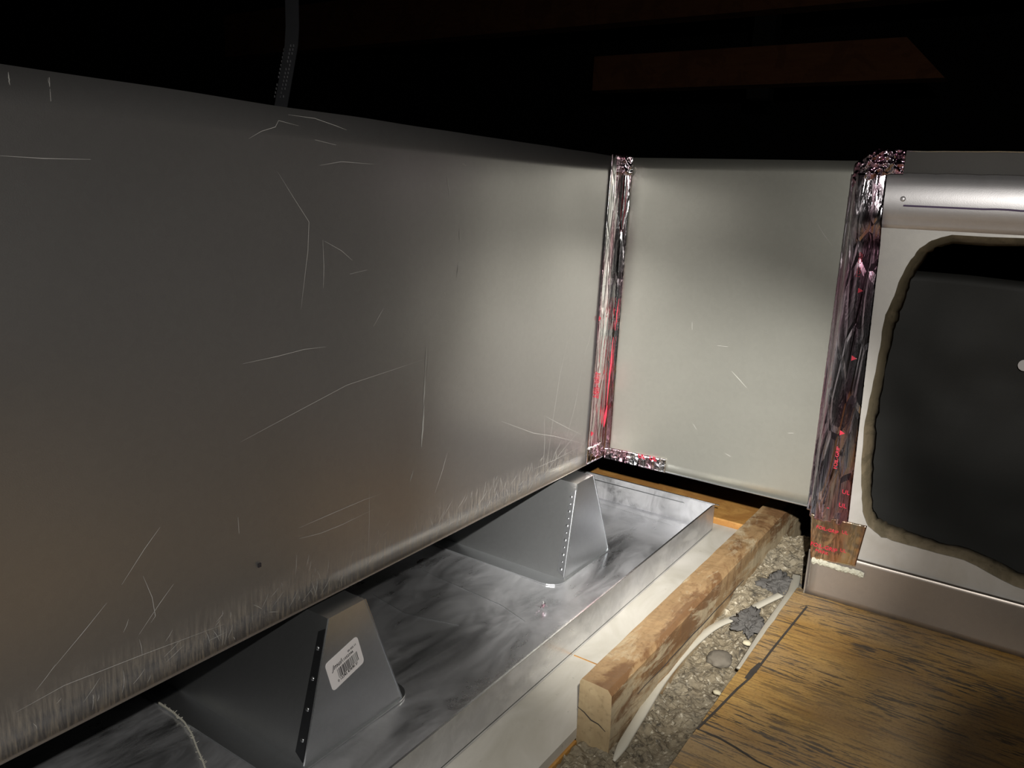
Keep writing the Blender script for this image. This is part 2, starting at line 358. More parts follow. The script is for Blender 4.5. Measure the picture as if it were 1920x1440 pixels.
# densify with ragged noise, then mirror about the centre of the opening
def dens(P, n=4, amp=.0012, seed=0):
    o = []
    for a, c in zip(P, P[1:]):
        for k in range(n):
            p = a.lerp(c, k/n); o.append(p+Vector((amp*noise.noise(p*170+Vector((seed, 0, 0))), 0, amp*noise.noise(p*170+Vector((0, seed+5, 3))))))
    o.append(P[-1].copy()); return o
LH = dens([Vector((cx, YR, zt_+.001))]+[Vector((cx*.4, YR, zt_+.001))]+OL[:-1]+[Vector((.03, YR, -.466)), Vector((cx, YR, -.475))])
RH = [Vector((2*cx-p.x, p.y, p.z)) for p in reversed(LH[1:-1])]
LOOP = LH+RH                                # anticlockwise seen from the front (left side first going down)
def ring_plate(b, loop, x0, x1, z0, z1, y, t):
    n = len(loop); c = Vector(((x0+x1)/2, y, (z0+z1)/2)); outer = []
    for p in loop:
        d = p-Vector((cx, y, (zt_+zb_)/2)); ks = []
        if d.x < -1e-6: ks.append((x0-cx)/d.x)
        if d.x > 1e-6: ks.append((x1-cx)/d.x)
        zc = (zt_+zb_)/2
        if d.z > 1e-6: ks.append((z1-zc)/d.z)
        if d.z < -1e-6: ks.append((z0-zc)/d.z)
        k = min(ks); outer.append(Vector((cx+d.x*k, y, zc+d.z*k)))
    for cxr, czr in ((x0, z0), (x0, z1), (x1, z0), (x1, z1)):   # snap the nearest sample to each corner
        i = min(range(n), key=lambda i: (outer[i]-Vector((cxr, y, czr))).length); outer[i] = Vector((cxr, y, czr))
    F_ = [b.verts.new(p) for p in loop]; O_ = [b.verts.new(p) for p in outer]
    F2 = [b.verts.new(p+Vector((0, t, 0))) for p in loop]; O2 = [b.verts.new(p+Vector((0, t, 0))) for p in outer]
    for i in range(n):
        j = (i+1) % n
        b.faces.new((F_[i], F_[j], O_[j], O_[i])); b.faces.new((F2[j], F2[i], O2[i], O2[j]))
        b.faces.new((F_[j], F_[i], F2[i], F2[j])); b.faces.new((O_[i], O_[j], O2[j], O2[i]))
    bmesh.ops.recalc_face_normals(b, faces=b.faces)
ZRB = -.016                                  # bottom of the bright ridge
b = bmesh.new(); ring_plate(b, LOOP, X0, X1, ZLAP, ZRB, YR, .0015); obj('frame_plate', b, M['frame'], fr)
# ragged cut edge: tan lip behind the opening
b = bmesh.new(); n = len(LOOP); ctr = Vector((cx, YR, (zt_+zb_)/2)); rings = []
for k, (inset, dy) in enumerate(((0, .0016), (.0035, .004), (.008, .014), (.0115, .024))):
    r = []
    for i, p in enumerate(LOOP):
        a = LOOP[(i-2) % n]; c = LOOP[(i+2) % n]; t_ = (c-a).normalized(); nn = Vector((t_.z, 0, -t_.x)); nn = nn if nn.dot(ctr-p) > 0 else -nn
        wv = 1+.45*noise.noise(Vector((i*.11, k, 2)))+.25*noise.noise(Vector((i*.6, k, 9)))
        r.append(b.verts.new(p+nn*inset*wv+Vector((0, dy, 0))))
    rings.append(r)
for a, c in zip(rings, rings[1:]):
    for i in range(n): j = (i+1) % n; b.faces.new((a[i], a[j], c[j], c[i]))
last = rings[-1]; bk = [b.verts.new(v.co+Vector((0, .002, 0))+(v.co-ctr).normalized()*.012) for v in last]
for i in range(n): j = (i+1) % n; b.faces.new((last[i], last[j], bk[j], bk[i]))
bmesh.ops.recalc_face_normals(b, faces=b.faces)
tag(obj('cut_edge', b, M['cut'], fr, True), 'ragged tan edge of the opening')
# bright folded ridge above the opening (convex, catches the torch)
b = bmesh.new()
prof = [(YR+.004, .0545), (YR-.001, .053), (YR-.006, .047), (YR-.0095, .036), (YR-.0105, .022), (YR-.0095, .008), (YR-.006, -.003), (YR-.0005, -.011), (YR-.0003, ZRB-.001), (YR+.002, ZRB-.001), (YR+.004, -.008)]
nx = 140; prev = None
for i in range(nx+1):
    x = X0+.001+(X1-X0-.002)*i/nx; rag = .0014*noise.noise(Vector((x*60, 2, 0)))
    row = [b.verts.new(Vector((x, y, z+(rag if k < 2 else 0)))) for k, (y, z) in enumerate(prof)]
    if prev:
        for k in range(len(prof)): l = (k+1) % len(prof); b.faces.new((prev[k], row[k], row[l], prev[l]))
    else: b.faces.new(row)
    prev = row
b.faces.new(list(reversed(prev))); bmesh.ops.recalc_face_normals(b, faces=b.faces)
tag(obj('folded_ridge', b, M['ridge'], fr, True), 'bright rounded fold along the top')
b = bmesh.new(); pl = []
for i in range(60):
    x = X0+.055+i*.013; zc = .0125-.0012*min(1, i/25); pl.append(Vector((x, YR-.0104, zc+(.0006 if i in (8, 9) else 0))))
ribbon(b, pl, .0022, (0, -1, 0), .0006); tag(obj('marker_line', b, M['purple'], fr), 'purple marker line on the fold')
b = bmesh.new(); bmesh.ops.create_uvsphere(b, u_segments=14, v_segments=8, radius=.0035); bmesh.ops.scale(b, verts=b.verts, vec=(1, .4, 1)); bmesh.ops.translate(b, verts=b.verts, vec=ony(1693, 373, YR-.0105)); obj('dimple', b, M['ridge'], fr, True)
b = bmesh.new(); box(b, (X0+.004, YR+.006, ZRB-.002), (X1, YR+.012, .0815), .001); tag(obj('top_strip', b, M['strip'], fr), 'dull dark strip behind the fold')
b = bmesh.new(); pl = [Vector((X0+.01+i*.02, YR+.006, .0815+.0008*noise.noise(Vector((i*.5, 0, 0))))) for i in range(42)]
ribbon(b, pl, .0018, (0, -.5, 1), .001); tag(obj('top_lip', b, M['rivet'], fr), 'thin bright ragged lip')
# lower sheet
low = thing('lower_sheet', (0, YR, ZBD), 'brownish grey sheet metal skirt standing on the wooden board below the opening', 'sheet metal')
b = bmesh.new()
def Plow(u, v):
    x = X0+.0005+(X1-X0)*u; return Vector((x, YR-.002-.0035*math.exp(-((1-v)*.075/.012)**2)*0, ZBD+.0003+(ZLAP+.004-ZBD)*v))
sheet_grid(b, Plow, 60, 10, .0012, (0, -1, 0), lambda u, v: 0)
obj('sheet_panel', b, M['lower'], low, True)
b = bmesh.new(); box(b, (X0-.0012, YR-.0036, ZBD), (X0+.0008, YR+.004, ZLAP), .0004); tag(obj('folded_edge', b, M['rivet'], low), 'bright folded left edge')
b = bmesh.new(); ribbon(b, [Vector((X0+.05+i*.02, YR-.0036, ZLAP+.0035+.0006*noise.noise(Vector((i*.6, 0, 0))))) for i in range(39)], .0022, (0, -1, 0), .0004, False); tag(obj('lap_gap', b, M['line_shadow'], low), 'dark gap along the lap joint')
# sealant smear under the tape patch
def crust(pts, wd, y, seed, mat, parent, name, label=None, kind=None):
    b = bmesh.new(); P = []
    for a, c in zip(pts, pts[1:]):
        for k in range(10): P.append(((a[0]+(c[0]-a[0])*k/10), (a[1]+(c[1]-a[1])*k/10)))
    W = [ony(u, v, y) for u, v in P]; rows = []
    for i, p in enumerate(W):
        rr = []
        for j in range(6):
            s_ = j/5-.5; q = p+Vector((0, 0, s_*wd*(1+.7*noise.noise(Vector((i*.35, seed, 0))))+.001*noise.noise(Vector((i*.9, j, seed)))))
            q.y -= .0035*max(0, (1-(2*s_)**2))*(.5+abs(noise.noise(Vector((i*.8, j*1.3, seed+2))))*1.4); rr.append(b.verts.new(q))
        rows.append(rr)
    for a, c in zip(rows, rows[1:]):
        for j in range(5): b.faces.new((a[j], c[j], c[j+1], a[j+1]))
    bmesh.ops.recalc_face_normals(b, faces=b.faces); o = obj(name, b, mat, parent); 
    if label: o['label'] = label
    return o
crust([(1522, 1050), (1545, 1056), (1575, 1066), (1600, 1072), (1622, 1080)], .009, YR-.0045, 1, M['mastic'], low, 'sealant_smear', 'pale crusty sealant smear')
crust([(1521, 1052), (1518, 1075), (1515, 1100)], .004, YR-.0045, 4, M['mastic'], low, 'sealant_streak', 'pale sealant streak')
# space seen through the opening
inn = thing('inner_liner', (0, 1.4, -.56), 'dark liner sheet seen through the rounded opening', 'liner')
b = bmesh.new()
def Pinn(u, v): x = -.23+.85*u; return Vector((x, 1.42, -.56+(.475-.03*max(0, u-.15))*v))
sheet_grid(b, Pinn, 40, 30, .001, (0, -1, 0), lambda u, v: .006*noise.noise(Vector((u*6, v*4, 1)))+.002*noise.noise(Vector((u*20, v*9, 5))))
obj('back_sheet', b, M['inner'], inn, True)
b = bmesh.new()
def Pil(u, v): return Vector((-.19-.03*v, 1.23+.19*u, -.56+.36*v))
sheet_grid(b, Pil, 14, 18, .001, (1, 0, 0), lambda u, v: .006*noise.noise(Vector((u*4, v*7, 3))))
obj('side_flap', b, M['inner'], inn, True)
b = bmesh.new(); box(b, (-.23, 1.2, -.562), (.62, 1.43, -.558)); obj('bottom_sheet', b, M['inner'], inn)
p = ony(1921, 685, 1.405); b = bmesh.new(); bmesh.ops.create_cone(b, cap_ends=True, segments=24, radius1=.0085, radius2=.0085, depth=.006)
bmesh.ops.rotate(b, verts=b.verts, cent=(0, 0, 0), matrix=Matrix.Rotation(math.pi/2, 3, 'X')); bmesh.ops.bevel(b, geom=[e for e in b.edges if len(e.link_faces) == 2 and e.calc_face_angle(0) > 1], offset=.001, segments=2, affect='EDGES')
bmesh.ops.translate(b, verts=b.verts, vec=p); tag(obj('round_plug', b, M['paper'], inn), 'white round plug')
# ---------------------------------------------------------------- tray
tr = thing('sheet_metal_tray', (-.75, .9, ZW), 'shiny smudged galvanised tray with upturned rims under the hoods', 'tray')
XR, YB, XT0, YT0 = -.449, 1.392, -1.15, .02
b = bmesh.new()
def Pt(u, v): x = XT0+(XR-XT0)*u; y = YT0+(YB-YT0)*v; return Vector((x, y, ZF))
sheet_grid(b, Pt, 40, 80, .0012, (0, 0, 1), lambda u, v: .0014*noise.noise(Vector((u*6, v*12, 0)))*min(1, 8*(1-u), 14*(1-v)))
obj('tray_floor', b, M['tray'], tr, True)
b = bmesh.new(); slab(b, [(XR, YT0, ZW+.0005), (XR, YB, ZW+.0005), (XR, YB, ZR), (XR-.001, YT0, ZR)], (1, 0, 0), .0012); tag(obj('side_rim', b, M['tray'], tr), 'long upturned rim')
b = bmesh.new(); slab(b, [(XT0, YB-.0005, ZF), (XR, YB-.0005, ZF), (XR, YB-.0005, ZR), (XT0, YB-.0005, ZR)], (0, -1, 0), .0012); tag(obj('back_rim', b, M['tray'], tr), 'short far rim')
b = bmesh.new(); ribbon(b, [(XR-.0008, YT0+.01+i*.05, ZR) for i in range(28)], .0024, (0, 0, 1), .0006); obj('rim_hem', b, M['rivet'], tr)
b = bmesh.new(); ribbon(b, [(XT0+.01+i*.05, YB-.001, ZR) for i in range(15)], .0024, (0, 0, 1), .0006); obj('rim_hem', b, M['rivet'], tr)
b = bmesh.new(); ribbon(b, [(XT0+.01, YB-.0025, ZR-.012), (XR-.05, YB-.0025, ZR-.012)], .0016, (0, -1, 0), .0008); obj('hem_line', b, M['rivet'], tr)
b = bmesh.new(); slab(b, [(XR-.075, YB-.003, ZR-.002), (XR-.002, YB-.003, ZR-.001), (XR-.006, YB-.006, ZF+.006)], (0, -1, 0), .001); tag(obj('corner_fold', b, M['tray'], tr), 'triangular folded corner tab')
for p in [[(1126, 944), (1200, 966), (1270, 988)], [(790, 1068), (850, 1095), (940, 1135), (985, 1165)], [(700, 1115), (760, 1150), (860, 1172)], [(880, 1025), (830, 1010), (800, 1000)]]:
    cr = bmesh.new(); ribbon(cr, [onz(u, v, ZF+.0012) for u, v in p], .0009, (0, 0, 1), .0003, True); obj('crease', cr, M['fit'], tr)
# crumpled scrap standing on the tray
b = bmesh.new(); q = onz(1018, 1140, ZF+.001)
for k in range(7):
    a = Vector((rs.uniform(-.006, .006), rs.uniform(-.004, .004), rs.uniform(0, .004))); bb = a+Vector((rs.uniform(-.006, .006), rs.uniform(-.005, .005), rs.uniform(.002, .012))); cc = a+Vector((rs.uniform(-.006, .006), rs.uniform(-.004, .004), rs.uniform(0, .01)))
    slab(b, [q+a, q+bb, q+cc], (0, -1, .3), .0004)
tag(obj('metal_scrap', b, M['foil'], origin=q), 'tiny crumpled scrap of shiny metal lying on the tray before the far hood', 'scrap')
# ---------------------------------------------------------------- hoods on the tray
def rivet_bm(p, n, r):
    b = bmesh.new(); bmesh.ops.create_uvsphere(b, u_segments=10, v_segments=6, radius=r); n = Vector(n).normalized()
    bmesh.ops.scale(b, verts=b.verts, vec=(1, 1, .5)); bmesh.ops.transform(b, verts=b.verts, matrix=Matrix.Translation(p) @ n.to_track_quat('Z', 'Y').to_matrix().to_4x4()); return b
def hood(yc, label, riv):
    t = thing('vent_hood', (-.65, yc, ZF), label, 'vent')
    zb, zt = ZF+.0022, -.447
    fb, ft, tb, bb = -.5618, -.5755, -.618, -.86      # x of front bottom, front top, back of the top, foot of the rear slope
    hb, ht = .0765, .0275
    P = dict(A=(fb, yc-hb, zb), B=(fb, yc+hb, zb), Cc=(ft, yc+ht, zt), D=(ft, yc-ht, zt), E=(tb, yc+ht, zt), G=(tb, yc-ht, zt), I=(bb, yc-hb, zb), J=(bb, yc+hb, zb))
    P = {k: Vector(v) for k, v in P.items()}
    def face(b, ks): return b.faces.new([b.verts.new(P[k]) for k in ks])
    def plate(name, ks, lab=None):
        v = [P[k] for k in ks]; n = (v[1]-v[0]).cross(v[2]-v[0]); c = sum(v, Vector())/len(v)
        if n.dot(c-Vector((-.66, yc, -.54))) < 0: n = -n
        b = bmesh.new(); slab(b, v, n, .001); o = obj(name, b, M['fit'], t)
        if lab: o['label'] = lab
        return n.normalized()
    nf = plate('front_face', 'A B Cc D'.split()); plate('top_face', 'D Cc E G'.split()); ns = plate('side_face', 'A D G I'.split()); plate('side_face', 'B Cc E J'.split()); plate('rear_slope', 'G E J I'.split())
    # flat flange with rounded corners
    b = bmesh.new(); x0, x1, y0, y1, r = -.93, fb+.004, yc-hb-.030, yc+hb+.018, .026; pts = []
    for (cx_, cy_, a0) in ((x1-r, y0+r, -90), (x1-r, y1-r, 0), (x0+r, y1-r, 90), (x0+r, y0+r, 180)):
        for k in range(7): a = math.radians(a0+15*k); pts.append((cx_+r*math.cos(a), cy_+r*math.sin(a), zb))
    slab(b, pts, (0, 0, 1), .0018); obj('flange', b, M['fit'], t)
    # folded seam strip on the near side, beside the front edge
    e0, e1 = P['A'], P['D']; d = (e1-e0); inw = (P['I']-P['A']); inw = (inw-d.normalized()*inw.dot(d.normalized())).normalized()
    a = e0+d*.03+inw*.0012; c = e0+d*.93+inw*.0012; wd = .0125
    b = bmesh.new(); slab(b, [a+ns*.0016, c+ns*.0016, c+inw*wd*.7+ns*.0016-d*.03, a+inw*wd+d*.05+ns*.0016], ns, .0014); obj('seam_strip', b, M['seam'] if riv < 8 else M['darkfit'], t)
    b = bmesh.new(); ribbon(b, [e0+d*.01, e0+d*.5, e1], .0014, (nf+ns), .0005); obj('bright_edge', b, M['rivet'], t)
    e2, e3 = P['B'], P['Cc']; b = bmesh.new(); ribbon(b, [e2, e2.lerp(e3, .5), e3], .0016, nf, .0007); obj('bright_edge', b, M['rivet'], t)
    for k in range(riv):
        f = (k+.5)/riv; q = a.lerp(c, .04+.92*f)+inw*wd*.45+ns*.0016
        obj('rivet', rivet_bm(q, ns, .0026 if (riv < 8 or k % 2 == 0) else .0016), M['rivet'], t, True)
    return t, P, nf
YN, YFR = .565, 1.1045
h1, P1, nf = hood(YN, 'nearer wedge-shaped galvanised vent hood with a white barcode label', 4)
h2, P2, _ = hood(YFR, 'farther wedge-shaped galvanised vent hood without label, close to the corner', 11)
# barcode label on the near hood
def onplane(u, v, p0, n): r = ray(u, v); return r*(p0.dot(n)/r.dot(n))
c4 = [onplane(u, v, P1['A'], nf) for u, v in ((608, 1246), (669, 1193), (683, 1239), (625, 1298))]
ux = ((c4[1]-c4[0])+(c4[2]-c4[3])).normalized(); uy = nf.cross(ux).normalized(); cc = sum(c4, Vector())/4
W_ = ((c4[1]-c4[0]).dot(ux)+(c4[2]-c4[3]).dot(ux))/2; Hh = abs(((c4[0]-c4[3]).dot(uy)+(c4[1]-c4[2]).dot(uy))/2)
if (c4[0]-c4[3]).dot(uy) < 0: uy = -uy
def lp(a, c, h=.0): return cc+ux*(a*W_/2)+uy*(c*Hh/2)+nf*(.0004+h)
b = bmesh.new(); pts = []; rr = .12*Hh
for sx, sy, a0 in ((1, -1, -90), (1, 1, 0), (-1, 1, 90), (-1, -1, 180)):
    for k in range(5): a = math.radians(a0+22.5*k); pts.append(lp(0, 0)+ux*(sx*(W_/2-rr)+rr*math.cos(a))+uy*(sy*(Hh/2-rr)+rr*math.sin(a)))
slab(b, pts, nf, .0003); lab = tag(obj('barcode_label', b, M['paper'], h1), 'white rounded barcode label')
b = bmesh.new(); rb_ = random.Random(5); x = -.50
while x < .72:
    wd = rb_.choice((.018, .03, .018, .05)); hgt = .62 if rb_.random() < .15 else .5
    slab(b, [lp(x, .1, .0003), lp(x+wd, .1, .0003), lp(x+wd, .1-hgt*1.25, .0003), lp(x, .1-hgt*1.25, .0003)], nf, .0002); x += wd+rb_.choice((.022, .035, .05))
tag(obj('barcode', b, M['ink'], lab), 'black barcode bars', kind='stuff')
b = text_bm('Jmul', Hh*.22, lp(-.74, .24, .0003), ux, uy, .4); merge(b, text_bm('11052346', Hh*.12, lp(-.14, .24, .0003), ux, uy)); merge(b, text_bm('00 052 11', Hh*.09, lp(.28, .52, .0003), ux, uy)); merge(b, text_bm('0 12345 67890 5', Hh*.12, lp(-.62, -.72, .0003), ux, uy))
tag(obj('lettering', b, M['ink'], lab), kind='stuff')
# ---------------------------------------------------------------- foil tapes
def tape(name, S_, nu, nv, mat, label, amp=.0011, fq=90, seed=0, stretch=.4, thick=.0004, edge=.0006):
    """S_(u,v) -> (point, normal)"""
    b = bmesh.new()
    def hgt(p, u, v):
        q = Vector((p.x*fq, p.y*fq, p.z*fq*stretch))+Vector((seed, seed*2, 0))
        r = 1-abs(noise.noise(q))*2.2; r2 = noise.noise(q*2.6+Vector((7, 1, 3)))
        return amp*(max(0, r)**2*.9+r2*.5+.5)
    def fn(u, v):
        p, n = S_(u, v); e = edge if u in (0, 1) else 0
        jit = Vector((noise.noise(Vector((v*300, seed, 0)))*e, noise.noise(Vector((v*300, seed, 4)))*e*.3, 0))
        lift = hgt(p, u, v)*(min(1, 5*min(u, 1-u)+.25))
        return p+n*(thick+.0005+lift)+jit
    g = grid(b, nu, nv, fn)
    k = grid(b, nu, nv, lambda u, v: S_(u, v)[0]+S_(u, v)[1]*.0003)
    for i in range(nu-1):
        b.faces.new((g[i][0], k[i][0], k[i+1][0], g[i+1][0])); b.faces.new((g[i][-1], g[i+1][-1], k[i+1][-1], k[i][-1]))
    for j in range(nv-1):
        b.faces.new((g[0][j], g[0][j+1], k[0][j+1], k[0][j])); b.faces.new((g[-1][j], k[-1][j], k[-1][j+1], g[-1][j+1]))
    bmesh.ops.recalc_face_normals(b, faces=b.faces)
    p0 = S_(.5, 0)[0]
    return tag(obj(name, b, mat, None, True, origin=p0), label, 'tape')
def lerp(a, c, t): return a+(c-a)*t
# corner tape: wraps side sheet -> end sheet
def Scorner(u, v):
    z = ZB+.012+(ZT+.004-ZB-.012)*v
    yl = lerp(onx(1099, 835, XL).y, onx(1145, 300, XL).y, v); w1 = YM-yl; w2 = .014; rad = .012
    tot = w1+w2; s_ = u*tot
    if s_ < w1-rad: return Vector((XL+.0016, yl+s_, z)), Vector((1, 0, 0))
    if s_ > w1+rad*.6 : return Vector((XL+(s_-w1)+.002, YM-.0016, z)), Vector((0, -1, 0))
    t = (s_-(w1-rad))/(rad*1.6); a = t*math.pi/2
    return Vector((XL+.0016+rad*.6*(1-math.cos(a)), YM-rad+(rad-.0016)*math.sin(a), z)), Vector((math.cos(a), -math.sin(a), 0))
tc1 = tape('foil_tape', Scorner, 22, 200, M['foil'], 'tall silver foil tape down the inside corner beside the large scratched sheet', .0013, 60, 1, .06)
def Sbot(u, v):   # u up, v along
    xa = XL+.006; x = xa+(ony(1250, 860, YM).x-xa)*v; zt = lerp(-.416, -.413, v)
    return Vector((x, YM-.0016, ZB-.001+(zt-ZB+.001)*(1-u))), Vector((0, -1, 0))
tb1 = tape('foil_tape', Sbot, 14, 60, M['foil'], 'short crumpled foil strip along the bottom edge of the end sheet, at the corner', .0018, 80, 4, 1)
def Sbl(u, v):
    yl = onx(1098, 845, XL).y; y = yl+(YM-.002-yl)*v
    return Vector((XL+.0022, y, ZB+.001+.03*(1-u))), Vector((1, 0, 0))
tape('foil_tape', Sbl, 12, 24, M['foil'], 'small foil fold at the foot of the corner tape, on the side sheet', .0018, 80, 6, 1)
def Stop(u, v):
    x = XL+.002+.016*v-.0; return Vector((x, YM-.006+.004*v, ZT-.028+.034*(1-u))), Vector((.3, -1, 0)).normalized()
tape('foil_tape', Stop, 16, 16, M['foil'], 'crumpled foil cap at the top of the corner tape', .003, 110, 8, 1)
# second vertical tape over the step between end sheet and frame panel
def Sstep(u, v):
    z = -.440+(.052+.440)*v
    xl = lerp(-.2445, -.2475, v); xr = lerp(ony(1592, 975, YR).x, ony(1664, 345, YR).x, v)
    pts = [Vector((xl, YM-.0018, z)), Vector((xl+.006, YM-.003, z)), Vector((X0-.004, YR-.0012, z)), Vector((X0+.004, YR-.0024, z)), Vector((xr, YR-.0024, z))]
    if z > ZRB-.03:
        k = min(1, (z-ZRB+.03)/.05); k = k*k*(3-2*k); pts[3].y -= .009*k; pts[4].y -= .009*k; pts[2].y -= .006*k
    L = [(c-a).length for a, c in zip(pts, pts[1:])]; tot = sum(L); s_ = u*tot
    for i, l in enumerate(L):
        if s_ <= l+1e-9 or i == len(L)-1:
            d = (pts[i+1]-pts[i]).normalized(); nn = Vector((d.y, -d.x, 0)); return pts[i]+d*s_, nn
        s_ -= l
tc2 = tape('foil_tape', Sstep, 30, 200, M['foil2'], 'tall purple tinged foil tape between the end sheet and the opening panel', .0021, 45, 11, .07)
def Scap(u, v):
    x = -.242+(-.1765+.242)*v; zt = .0655+.018*min(1, v*2.2); zb = .034+.018*min(1, v*1.3)
    y = lerp(YM-.016, YR-.012, min(1, v*3)); return Vector((x, y, zb+(zt-zb)*(1-u))), Vector((0, -1, .15)).normalized()
tape('foil_tape', Scap, 36, 60, M['foil2'], 'heavily crumpled foil patch at the top, bridging onto the dark strip', .0042, 95, 15, 1, edge=.001)
def Spatch(u, v):
    a = ony(1521, 962, YR-.0035).lerp(ony(1626, 986, YR-.0035), v); c = ony(1520, 1046, YR-.0035).lerp(ony(1604, 1062, YR-.0035), v)
    return a.lerp(c, u), Vector((0, -1, 0))
tp = tape('foil_tape', Spatch, 24, 30, M['foil3'], 'tan tinged foil patch with red lettering at the foot of the right tape', .0009, 60, 21, 1)
# red print on the tapes
def onto(txts, parent, name='red_print'):
    for (s, size, o, xd, yd) in txts: tag(obj(name, text_bm(s, size, o, xd, yd), M['red'], parent), kind='stuff')
yy = YR-.0058
onto([('FOIL-GRIP', .0085, ony(1519, 1022, yy), (1, 0, -.03), (0, 0, 1)), ('MARK', .007, ony(1528, 1034, yy), (1, 0, -.03), (0, 0, 1)), ('FOIL-GRIP', .007, ony(1530, 990, yy), (1, 0, -.03), (0, 0, 1)), ('UL', .007, ony(1578, 1000, yy), (1, 0, 0), (0, 0, 1)), ('UL', .007, ony(1575, 1034, yy), (1, 0, 0), (0, 0, 1))], tp)
def tri(b, p, n, up, s):
    n = Vector(n); up = Vector(up).normalized(); r = up.cross(n).normalized(); slab(b, [p+r*s, p-r*s*.6+up*s*.9, p-r*s*.6-up*s*.9], n, .0005)
b = bmesh.new(); y2 = YR-.0055
for u, v in ((1612, 545), (1578, 812), (1600, 672)): b = bmesh.new(); tri(b, ony(u, v, y2), (0, -1, 0), (0, 0, 1), .0042); obj('red_arrow', b, M['red'], tc2)
T2 = []
for v0 in (520, 700, 880):
    T2.append(('FOIL-GRIP', .0075, ony(1612-(v0-520)*.12, v0, y2), (0, 0, 1), (-1, 0, 0)))
T2 += [('UL', .009, ony(1578, 925, y2), (1, 0, 0), (0, 0, 1)), ('UL', .009, ony(1540, 950, y2), (1, 0, 0), (0, 0, 1)), ('UL', .009, ony(1572, 950, y2), (1, 0, 0), (0, 0, 1))]
onto(T2, tc2)
b = bmesh.new()
for u, v in ((1125, 597), (1111, 813)): b = bmesh.new(); tri(b, onx(u, v, XL+.0042), (1, 0, 0), (0, 0, 1), .0045); obj('red_arrow', b, M['red'], tc1)
onto([('FOIL-GRIP', .010, onx(1118, 745, XL+.0045), (0, 0, 1), (0, -1, 0)), ('FOIL-GRIP', .010, onx(1122, 700, XL+.0045), (0, 0, -1), (0, 1, 0))], tc1)
b = bmesh.new()
for (u0, v0, u1, v1, w) in ((1150, 632, 1138, 760, .0022), (1138, 760, 1129, 812, .0040), (1160, 560, 1153, 620, .0016), (1178, 330, 1166, 440, .0012)):
    b = bmesh.new(); ribbon(b, [ony(lerp(u0, u1, k/8)+rs.uniform(-1, 1)*.6, lerp(v0, v1, k/8), YM-.008) for k in range(9)], w, (.6, -1, 0), .0006, True); obj('red_edge_line', b, M['red'], tc1)
onto([('UL', .011, ony(1196, 858, YM-.005), (1, 0, 0), (0, 0, 1)), ('UL', .011, ony(1217, 862, YM-.005), (1, 0, 0), (0, 0, 1))], tb1)
# ---------------------------------------------------------------- timbers and boards
wf = thing('white_board', (-.55, .7, ZW), 'off white board that the shiny tray stands on, left of the timber', 'board')
XW1 = -.369
b = bmesh.new(); ys = onz(1110, 1242, ZW).y; box(b, (-1.2, .0, ZW-.014), (XW1, ys-.0007, ZW-.0002)); obj('board_section', b, M['white'], wf)
b = bmesh.new(); box(b, (-1.2, ys+.0007, ZW-.014), (XW1, 1.432, ZW)); obj('board_section', b, M['white'], wf)
b = bmesh.new(); box(b, (XR+.002, ys-.001, ZW-.006), (XW1, ys+.001, ZW+.0003)); tag(obj('seam_line', b, M['plank'], wf), 'thin yellow joint line')
b = bmesh.new(); box(b, (-1.3, 1.434, -.64), (-.372, 1.80, ZW+.012), .002)
tag(obj('back_plank', b, M['plank'], origin=(-.8, 1.6, -.64)), 'orange brown plank behind the far rim of the tray', 'plank')
b = bmesh.new(); box(b, (-.6, .0, -.64), (-.3660, .728, ZW-.0145), .001)
tag(obj('ledger_board', b, M['plank'], origin=(-.45, .4, -.64)), 'orange edged board peeking out under the white board at the bottom', 'board')
# main timber
bm_x0, bm_x1, y0, y1 = -.3695, -.3275, .731, 1.80
tm = thing('timber_beam', (-.348, 1.2, -.64), 'rough stained timber standing on edge between tray and rubble', 'timber')
b = bmesh.new()
def beam_ring(y, k):
    j = lambda a, s: .0016*noise.noise(Vector((y*26, a, s)))+.0006*noise.noise(Vector((y*130, a, s)))
    pts = [(bm_x0+j(0, 1), -.638), (bm_x0+j(.1, 1), -.575), (bm_x0+j(.3, 2), ZBT-.004), (bm_x0+.002, ZBT+j(1, 3)*.6), (bm_x0+.02, ZBT+j(2, 3)), (bm_x1-.006, ZBT+j(3, 3)-.001), (bm_x1-.001+j(4, 4), ZBT-.007), (bm_x1+j(5, 5), -.560), (bm_x1+.001+j(6, 5), -.59), (bm_x1+j(7, 5), -.638)]
    return [b.verts.new((x, y, z)) for x, z in pts]
N = 110; prev = None
for i in range(N+1):
    y = y0+(y1-y0)*i/N; row = beam_ring(y, i)
    if prev:
        for k in range(len(row)): l = (k+1) % len(row); b.faces.new((prev[k], row[k], row[l], prev[l]))
    else: fe = b.faces.new(row); fe.material_index = 1
    prev = row
b.faces.new(list(reversed(prev))); bmesh.ops.recalc_face_normals(b, faces=b.faces)
obj('timber', b, [M['beam'], M['beamend']], tm)
b = bmesh.new(); pe = [ony(u, v, y0-.0006) for u, v in ((1083, 1325), (1095, 1335), (1108, 1350), (1122, 1358), (1135, 1372))]
ribbon(b, pe, .0013, (0, -1, 0), .0004, True); tag(obj('crack', b, M['line_shadow'], tm), 'dark diagonal crack in the end grain')
b = bmesh.new(); ribbon(b, [(bm_x1+.0012, .80+i*.02, -.575-.010*i/20+.002*noise.noise(Vector((i*.4, 0, 0)))) for i in range(21)], .0014, (1, 0, 0), .0006, True); tag(obj('split', b, M['line_shadow'], tm), 'long dark split in the side')
